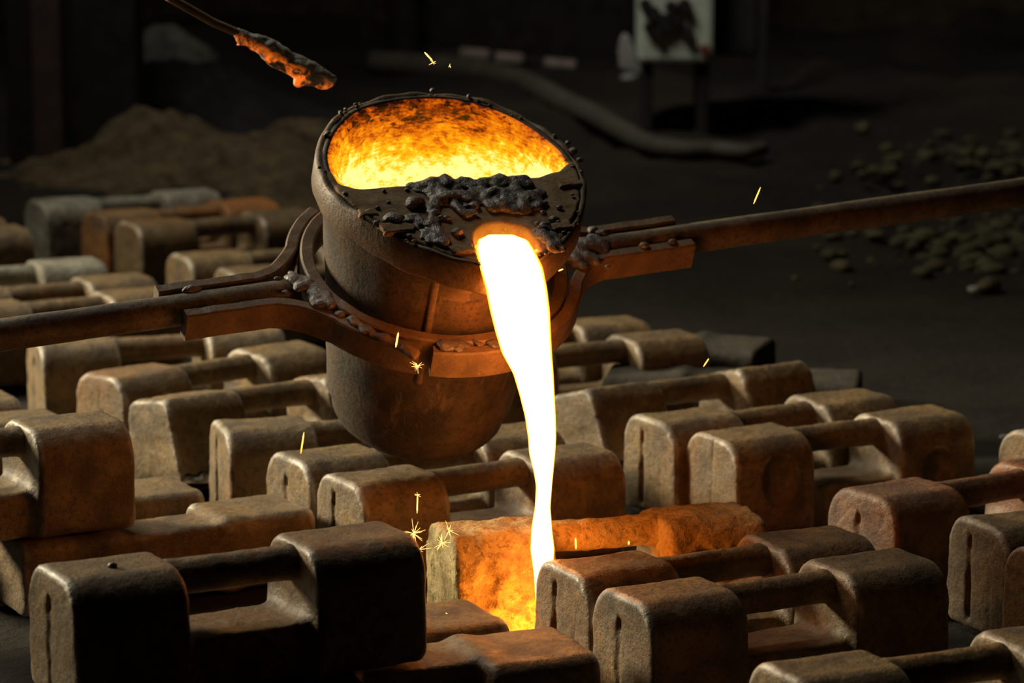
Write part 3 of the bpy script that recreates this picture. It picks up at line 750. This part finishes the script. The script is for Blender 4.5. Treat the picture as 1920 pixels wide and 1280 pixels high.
# ------------------------------------------------------------------ skimming spoon, upper left
sk = empty('skimming_tool'); SY = 3.08
A0, A1, A2, A3 = at_y(312, -8, SY), at_y(400, 42, SY), at_y(470, 72, SY), at_y(626, 158, SY)
sk.location = A3
tag(sk, 'slag-caked iron skimming rod swung above the ladle at upper left', 'tool')
def tube(pts, rads, ns=14):
    V = []; F = []; P = [Vector(p) for p in pts]
    for i, p in enumerate(P):
        t = (P[min(i+1, len(P)-1)]-P[max(i-1, 0)]).normalized(); s1 = t.cross(Vector((0, 1, 0))).normalized(); s2 = t.cross(s1)
        for j in range(ns): a = 2*PI*j/ns; V.append(p+s1*math.cos(a)*rads[i]+s2*math.sin(a)*rads[i])
    for i in range(len(P)-1):
        for j in range(ns): k = (j+1) % ns; F.append((i*ns+j, i*ns+k, (i+1)*ns+k, (i+1)*ns+j))
    F.append(tuple(range(ns-1, -1, -1))); F.append(tuple((len(P)-1)*ns+j for j in range(ns)))
    return V, F
pp = [A0.lerp(A1, k/8) for k in range(8)]+[A1.lerp(A2, k/8) for k in range(9)]
V, F = tube([p-A3 for p in pp], [.0042]*len(pp)); link('shaft', mesh('shaft', V, F), M['bar'], sk)
prof = [(440, 61, .0035), (460, 70, .0055), (485, 82, .0085), (508, 96, .0105), (532, 110, .0115), (556, 123, .0115), (580, 136, .0112), (600, 146, .0108), (615, 153, .0085)]
bl = []
for i in range(len(prof)-1):
    for k in range(3):
        f = k/3; x = prof[i][0]*(1-f)+prof[i+1][0]*f; y = prof[i][1]*(1-f)+prof[i+1][1]*f; r = prof[i][2]*(1-f)+prof[i+1][2]*f
        c = at_y(x, y, SY)-A3; bl.append((tuple(c), r, (1, .8, .9)))
for k in range(45):
    i = rnd.randrange(1, len(prof)); x, y, r = prof[i]; c = at_y(x+rnd.gauss(0, 9), y+rnd.gauss(0, 5), SY)-A3
    bl.append(((c.x, c.y+rnd.uniform(-r, r)*.7, c.z+rnd.uniform(-r, r)*.7), r*rnd.uniform(.2, .45), (1, 1, 1)))
m, nt, b = new_mat('slag_cake_painted_glow'); v = objvec(nt, False); n1 = noise(nt, v, 70, 5, .7, .6); g = N(nt, 'ShaderNodeSeparateXYZ'); nt.links.new(objvec(nt, False), g.inputs[0])
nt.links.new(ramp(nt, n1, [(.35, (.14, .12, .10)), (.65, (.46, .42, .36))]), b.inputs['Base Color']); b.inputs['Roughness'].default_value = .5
b.inputs['Emission Color'].default_value = (1, .17, .008, 1)  # ladle's orange light painted on the underside as emission
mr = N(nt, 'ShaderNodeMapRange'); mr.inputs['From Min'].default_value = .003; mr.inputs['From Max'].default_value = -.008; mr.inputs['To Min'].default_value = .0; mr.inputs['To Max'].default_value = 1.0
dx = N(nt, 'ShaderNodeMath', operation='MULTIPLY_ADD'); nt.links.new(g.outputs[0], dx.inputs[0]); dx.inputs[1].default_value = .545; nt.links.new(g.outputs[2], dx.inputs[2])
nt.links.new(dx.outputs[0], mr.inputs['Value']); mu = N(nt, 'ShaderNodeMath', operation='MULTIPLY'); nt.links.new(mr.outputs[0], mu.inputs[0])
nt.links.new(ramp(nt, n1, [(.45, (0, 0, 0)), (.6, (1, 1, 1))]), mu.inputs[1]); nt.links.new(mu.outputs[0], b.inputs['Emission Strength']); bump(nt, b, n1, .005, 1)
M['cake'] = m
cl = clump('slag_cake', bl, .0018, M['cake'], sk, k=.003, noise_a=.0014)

# ------------------------------------------------------------------ sparks
def streak(x0, y0, x1, y1, yw, r=.0009, mat='spark', label='', group='falling sparks'):
    a, b = at_y(x0, y0, yw), at_y(x1, y1, yw); c = (a+b)/2
    V, F = tube([a-c, a.lerp(b, .2)-c, a.lerp(b, .8)-c, b-c], [r*.4, r, r, r*.4], 8)
    o = link('spark', mesh('spark', V, F), M[mat]); o.location = c; return tag(o, label, 'spark', group)
streak(1426, 351, 1413, 382, 2.85, .0006, label='lone orange spark above the right carrying rod')
streak(1329, 672, 1319, 687, 2.85, .0006, label='short orange spark right of the stream, before the blunt block')
streak(570, 810, 564, 850, 2.85, .0007, label='yellow spark in front of the split-ended weight left of the ladle')
streak(747, 623, 742, 651, 2.70, .0008, 'spark_hot', label='yellow spark against the ring left of its front gap')
streak(1079, 1008, 1080, 1029, 2.66, .0008, label='vertical spark under the bar of the pitted weight, near the stream')
streak(1179, 1014, 1179, 1021, 2.66, .0007, label='tiny spark under the bar of the pitted weight, farther from the stream')
streak(1047, 508, 1056, 504, 2.76, .0006, 'spark_hot', label='tiny spark at the right edge of the upper stream')
streak(783, 926, 782, 962, 2.70, .0006, 'spark_hot', label='thin upright spark above the sparkling burst left of the stream')
streak(796, 98, 811, 114, 2.90, .0007, 'spark_hot', label='slanting spark above the back rim of the ladle')
def burst(x, y, yw, n, ln, label, seed):
    rg = random.Random(seed); c = at_y(x, y, yw); V = []; F = []
    for k in range(n):
        d = Vector((rg.gauss(0, 1), rg.gauss(0, .6), rg.gauss(0, 1))).normalized(); l = ln*rg.uniform(.3, 1)
        v_, f_ = tube([d*l*.05, d*l*.5, d*l], [.00026, .0002, .0001], 5); b0 = len(V); V += v_; F += [tuple(i+b0 for i in q) for q in f_]
    o = link('spark_burst', mesh('burst', V, F), M['spark_hot']); o.location = c
    return tag(o, label, 'spark', 'bursting sparks')
burst(776, 1000, 2.66, 26, .013, 'large starry spark burst left of the stream, by the dark raised weight', 1)
burst(786, 1030, 2.66, 12, .012, 'lower sprawling spark burst below the large starry one', 2)
burst(829, 1018, 2.66, 16, .009, 'starry spark burst on the left corner of the pitted weight', 3)
burst(842, 994, 2.66, 9, .010, 'faint spark burst on top of the pitted weight', 4)
burst(783, 928, 2.70, 7, .004, 'tiny star at the top of the upright spark', 5)
burst(783, 686, 2.70, 18, .008, 'golden spark burst under the ring at its front gap', 6)
burst(812, 117, 2.90, 9, .005, 'small spark burst above the back rim of the ladle', 7)
burst(843, 123, 2.90, 5, .004, 'faint spark right of the small burst above the ladle', 8)
burst(838, 1150, 2.60, 0 or 3, .002, 'speck of spark on the lying weight beside the pitted one', 9)

# ------------------------------------------------------------------ background
def lathe_simple(): pass
colm = empty('steel_column', on_floor(150, 300)); cy = colm.location.y
tag(colm, 'black steel column at the left with a faint reddish flange', 'column')
xa, xb = at_y(10, 200, cy).x-colm.location.x, at_y(255, 200, cy).x-colm.location.x
link('column_web', box_mesh('web', (xa, .03, -.05), (xb, .16, 2.6), .006), M['black'], colm)
x1, x2 = at_y(62, 200, cy).x-colm.location.x, at_y(118, 200, cy).x-colm.location.x
m = rusty('reddish_primer', (.11, .06, .05), (.06, .035, .03), (.12, .05, .04), rough=.7)
fo = link('flange', box_mesh('flange', (x1, -.01, -.05), (x2, .028, 2.6), .006), m, colm); fo['label'] = 'reddish flange'
# sand heap
hp = on_floor(430, 330)
def heap(X, Y):
    P = np.stack([X, Y, 0*X], -1)
    g = .065*np.exp(-(((X+.16)/.13)**2+((Y)/.35)**2))+.075*np.exp(-(((X-.16)/.12)**2+(Y/.3)**2))+.05*np.exp(-((X/.4)**2+(Y/.35)**2))
    return (g*(1+.35*fbm(P, 9, 3))+.012*fbm(P, 30, 3))-.02
ho = heightfield('sand_heap', -.55, .55, -.6, .6, 90, 90, heap, M['sand']); ho.location = (hp.x, hp.y, 0)
tag(ho, 'pale moulding sand heap behind the far left weights', 'sand heap', kind='stuff')
# dark slag heap between sand heap and sack
def heap2(X, Y):
    P = np.stack([X, Y, 0*X], -1); return .12*np.exp(-((X/.26)**2+(Y/.28)**2))*(1+.5*fbm(P, 8, 4))-.02
hq = on_floor(340, 275); h2 = heightfield('slag_heap', -.7, .7, -.5, .5, 90, 70, heap2, M['black']); h2.location = (hq.x, hq.y+.45, 0)
tag(h2, 'black slag heap behind the pale sand heap', 'slag heap', kind='stuff')
# sack
sp_ = at_y(325, 110, 7.4); bl = []
for (x, y, r) in [(300, 88, .040), (318, 105, .048), (335, 125, .055), (305, 125, .05), (360, 150, .055), (330, 165, .07), (385, 140, .03), (395, 175, .05)]:
    c = at_y(x, y, 7.4)-sp_; bl.append((tuple(c), r, (1, .8, 1)))
so = clump('sack', bl, .012, M['canvas'], None, k=.05, noise_a=.006); so.location = sp_
tag(so, 'pale dusty sack slumped behind the sand heap at upper left', 'sack')
# low sand bank carrying the sack
def bank(X, Y):
    P = np.stack([X, Y, 0*X], -1); return .16*np.exp(-((X/.4)**2+(Y/.25)**2))*(1+.4*fbm(P, 5, 4))-.03
bk = heightfield('ash_bank', -.75, .75, -.45, .45, 70, 40, bank, M['floor']); bk.location = (sp_.x, 7.55, 0)
tag(bk, 'dark ash bank under the pale sack', 'ash bank', kind='stuff')
# curved hose on the ground
hs = [(700, 118), (840, 128), (930, 140), (1000, 162), (1060, 193), (1110, 215), (1160, 243), (1210, 268), (1270, 280), (1340, 281), (1400, 285), (1432, 278)]
P = [on_floor(x, y, .03) for x, y in hs]; P = [p for p in P]
sm = []
for i in range(len(P)-1):
    p0, p1, p2, p3 = P[max(i-1, 0)], P[i], P[i+1], P[min(i+2, len(P)-1)]
    for k in range(8):
        t = k/8; sm.append(.5*((2*p1)+(p2-p0)*t+(2*p0-5*p1+4*p2-p3)*t*t+(3*p1-p0-3*p2+p3)*t**3))
V, F = tube([p-P[5] for p in sm], [.032-.018*i/len(sm) for i in range(len(sm))], 12)
m = rusty('dusty_rubber', (.105, .09, .065), (.05, .042, .03), (.09, .075, .05), rough=.7)
ho = link('hose', mesh('hose', V, F), m); ho.location = P[5]; tag(ho, 'grey dusty hose curving across the floor behind the ladle', 'hose')
# pipe with its pinkish highlights modelled as pale sleeves
c0 = at_y(960, 112, 7.9); pr = empty('pipe', c0); tag(pr, 'horizontal pipe behind the ladle, its pinkish highlights made as pale sleeves', 'pipe')
rod('tube', at_y(800, 98, 7.9)-c0, at_y(1085, 124, 7.9)-c0, .012, M['black'], pr, n=10)
m = rusty('pipe_glint', (.42, .33, .30), (.2, .15, .13), (.34, .24, .2), rough=.5)
for x, y, l in ((890, 103, 28), (955, 111, 26), (1050, 122, 30)):
    o = rod('glint_sleeve', at_y(x-l, y-l*.09, 7.9)-c0, at_y(x+l, y+l*.09, 7.9)-c0, .016, m, pr, n=6)
# control cabinet and its side panel
CY = 6.8; c0 = at_y(1265, 118, CY); cb = empty('control_cabinet', c0); tag(cb, 'pale green control cabinet with dark knobs and stains at the top right', 'cabinet')
a, bq = at_y(1197, 118, CY).x-c0.x, at_y(1338, 118, CY).x-c0.x
link('housing', box_mesh('housing', (a, .0, 0), (bq, .18, .55), .01), M['enamel'], cb)
for (x, y, r) in [(1288, 62, 13), (1265, 35, 15), (1245, 42, 18), (1225, 25, 14), (1283, 10, 14), (1232, 62, 12), (1215, 50, 9), (1258, 12, 12), (1210, 8, 12)]:
    p = at_y(x, y, CY)-c0; rr = r/FPX*CY
    bm = bmesh.new(); bmesh.ops.create_cone(bm, cap_ends=True, segments=20, radius1=rr, radius2=rr*.8, depth=.02, matrix=Matrix.Rotation(PI/2, 4, 'X'))
    me = bpy.data.meshes.new('knob'); bm.to_mesh(me); bm.free(); k = link('knob', me, M['black'], cb); k.location = (p.x, -.01, p.z)
mr_ = rusty('red_lamp', (.25, .06, .05), (.15, .04, .03), (.2, .05, .04), rough=.4)
p = at_y(1321, 92, CY)-c0; bm = bmesh.new(); bmesh.ops.create_cone(bm, cap_ends=True, segments=16, radius1=.011, radius2=.009, depth=.02, matrix=Matrix.Rotation(PI/2, 4, 'X'))
me = bpy.data.meshes.new('pilot_lamp'); bm.to_mesh(me); bm.free(); k = link('pilot_lamp', me, mr_, cb); k.location = (p.x, -.01, p.z)
a2 = at_y(1425, 118, CY).x-c0.x
link('side_panel', box_mesh('side_panel', (bq+.003, .05, .01), (a2, .2, .55), .008), M['black'], cb)
for xx in (a+.02, bq-.02): link('leg', box_mesh('leg', (xx-.012, .02, -c0.z-.02), (xx+.012, .16, .01), .003), M['black'], cb)
# pale guard plate and foot beside the cabinet
PY = 6.9; c0 = at_y(1180, 165, PY)
def plate(name, pts, th, mat, label, cat):
    P = [at_y(x, y, PY)-c0 for x, y in pts]; n = len(P)
    V = [(p.x, 0, p.z) for p in P]+[(p.x, th, p.z) for p in P]; F = [tuple(range(n-1, -1, -1)), tuple(range(n, 2*n))]+[(i, (i+1) % n, n+(i+1) % n, n+i) for i in range(n)]
    o = link(name, fix_normals(mesh(name, V, F, False)), mat); o.location = c0; bv = o.modifiers.new('b', 'BEVEL'); bv.width = .004; bv.segments = 2
    return tag(o, label, cat)
m = rusty('pale_sheet', (.36, .36, .33), (.24, .24, .22), (.3, .28, .24), rough=.6)
plate('guard_plate', [(1162, 128), (1160, 100), (1164, 75), (1172, 64), (1182, 72), (1192, 100), (1206, 135), (1212, 142), (1185, 135)], .05, m, 'pale grey guard plate left of the control cabinet', 'plate')
c1 = on_floor(1182, 165); o = drop('stone', c1+Vector((0, 0, .02)), .022, (1.1, 1, .7), m, None); tag(o, 'pale stone on the floor below the guard plate', 'stone')
# posts in the dark behind
for (x, wpx, yd, top, lab) in ((1430, 9, 7.6, -60, 'thin dark post right of the control cabinet'), (395, 6, 8.3, -60, 'thin dark post above the sack'), (690, 12, 8.1, -60, 'dark post left of the pipe behind the ladle'), (760, 8, 8.1, -60, 'thinner dark post just left of the pipe')):
    p = at_y(x, 200, yd); ww = wpx/FPX*yd
    o = link('post', box_mesh('post', (-ww, -ww, -.03), (ww, ww, 2.4), .004), M['black']); o.location = (p.x, yd, 0); tag(o, lab, 'post')
# machine bulk behind the ladle
p = at_y(980, 90, 8.3)
mc = empty('machine', (p.x, 8.3, 0)); tag(mc, 'large black machine body in the dark behind the pipe', 'machine')
link('housing', box_mesh('mh', (-.35, 0, -.02), (.3, .5, 1.6), .03), M['black'], mc)
for k in range(6): link('rib', box_mesh('rib', (-.36, -.02, .45+.03*k), (-.12, .01, .46+.03*k), .003), M['bar'], mc)
# stones and rubble
bp = on_floor(211, 1060, .176); o = drop('metal_bead', bp, .0032, (1.2, 1, .8), M['slag'], None)
tag(o, 'small bluish metal bead on top of the dark raised foreground weight', 'bead')
rs = random.Random(11)
def stone_mesh(seed, r=1.):
    bm = bmesh.new(); bmesh.ops.create_icosphere(bm, subdivisions=2, radius=1)
    for v_ in bm.verts: v_.co *= 1+.28*float(fbm(np.array(v_.co)+seed, 1.1, 2))
    me = bpy.data.meshes.new('stone'); bm.to_mesh(me); bm.free(); return me
SM = [stone_mesh(3.1*k) for k in range(4)]
m1 = rusty('pale_stone', (.13, .11, .045), (.03, .026, .014), (.07, .055, .025), rough=.85)
m2 = rusty('white_stone', (.5, .52, .48), (.4, .4, .36), (.45, .42, .36), rough=.7)
for s_ in SM: s_.materials.append(m1)
def stone(x, y, s, label, k, grp=None, mm=None):
    p = on_floor(x, y); me = SM[k % 4]
    if mm is not None: me = me.copy(); me.materials[0] = mm
    o = link('stone', me); o.location = p+Vector((0, 0, s*.4)); o.scale = (s*rs.uniform(.8, 1.3), s*rs.uniform(.8, 1.2), s*rs.uniform(.5, .8)); o.rotation_euler = (0, 0, rs.uniform(0, 6))
    return tag(o, label, 'stone', grp)
stone(522, 358, .014, 'small whitish stone on the floor left of the ladle rim', 0, mm=m2)
stone(1826, 547, .009, 'tiny white stone on the dark floor at right below the rod', 1, mm=m2)
stone(1882, 822, .005, 'speck-like pale stone at right beyond the last upright weight', 2, mm=m2)
for nm, ym, ys_, n_s, lab in (('rubble_patch', 302, 22, 90, 'pale yellowish rubble on the dark floor beyond the right carrying rod'), ('rubble_patch', 450, 40, 150, 'mossy brown rubble on the dark floor beneath the right carrying rod')):
    o0 = on_floor(1780, ym); V = []; F = []
    for k in range(n_s):
        p = on_floor(1930-abs(rs.gauss(0, 190)), rs.gauss(ym, ys_)); me = SM[k % 4]; sz = .004+.017*rs.random()**2
        sc = Vector((sz*rs.uniform(.8, 1.4), sz*rs.uniform(.8, 1.2), sz*rs.uniform(.45, .8))); a = rs.uniform(0, 6); b0 = len(V)
        for v_ in me.vertices:
            q = Vector((v_.co.x*sc.x, v_.co.y*sc.y, v_.co.z*sc.z)); q.rotate(Quaternion((0, 0, 1), a)); V.append(q+Vector((p.x-o0.x, p.y-o0.y, sz*.35)))
        F += [tuple(i+b0 for i in q.vertices) for q in me.polygons]
    ro = link(nm, mesh(nm, V, F), m1); ro.location = (o0.x, o0.y, 0); tag(ro, lab, 'rubble', kind='stuff')
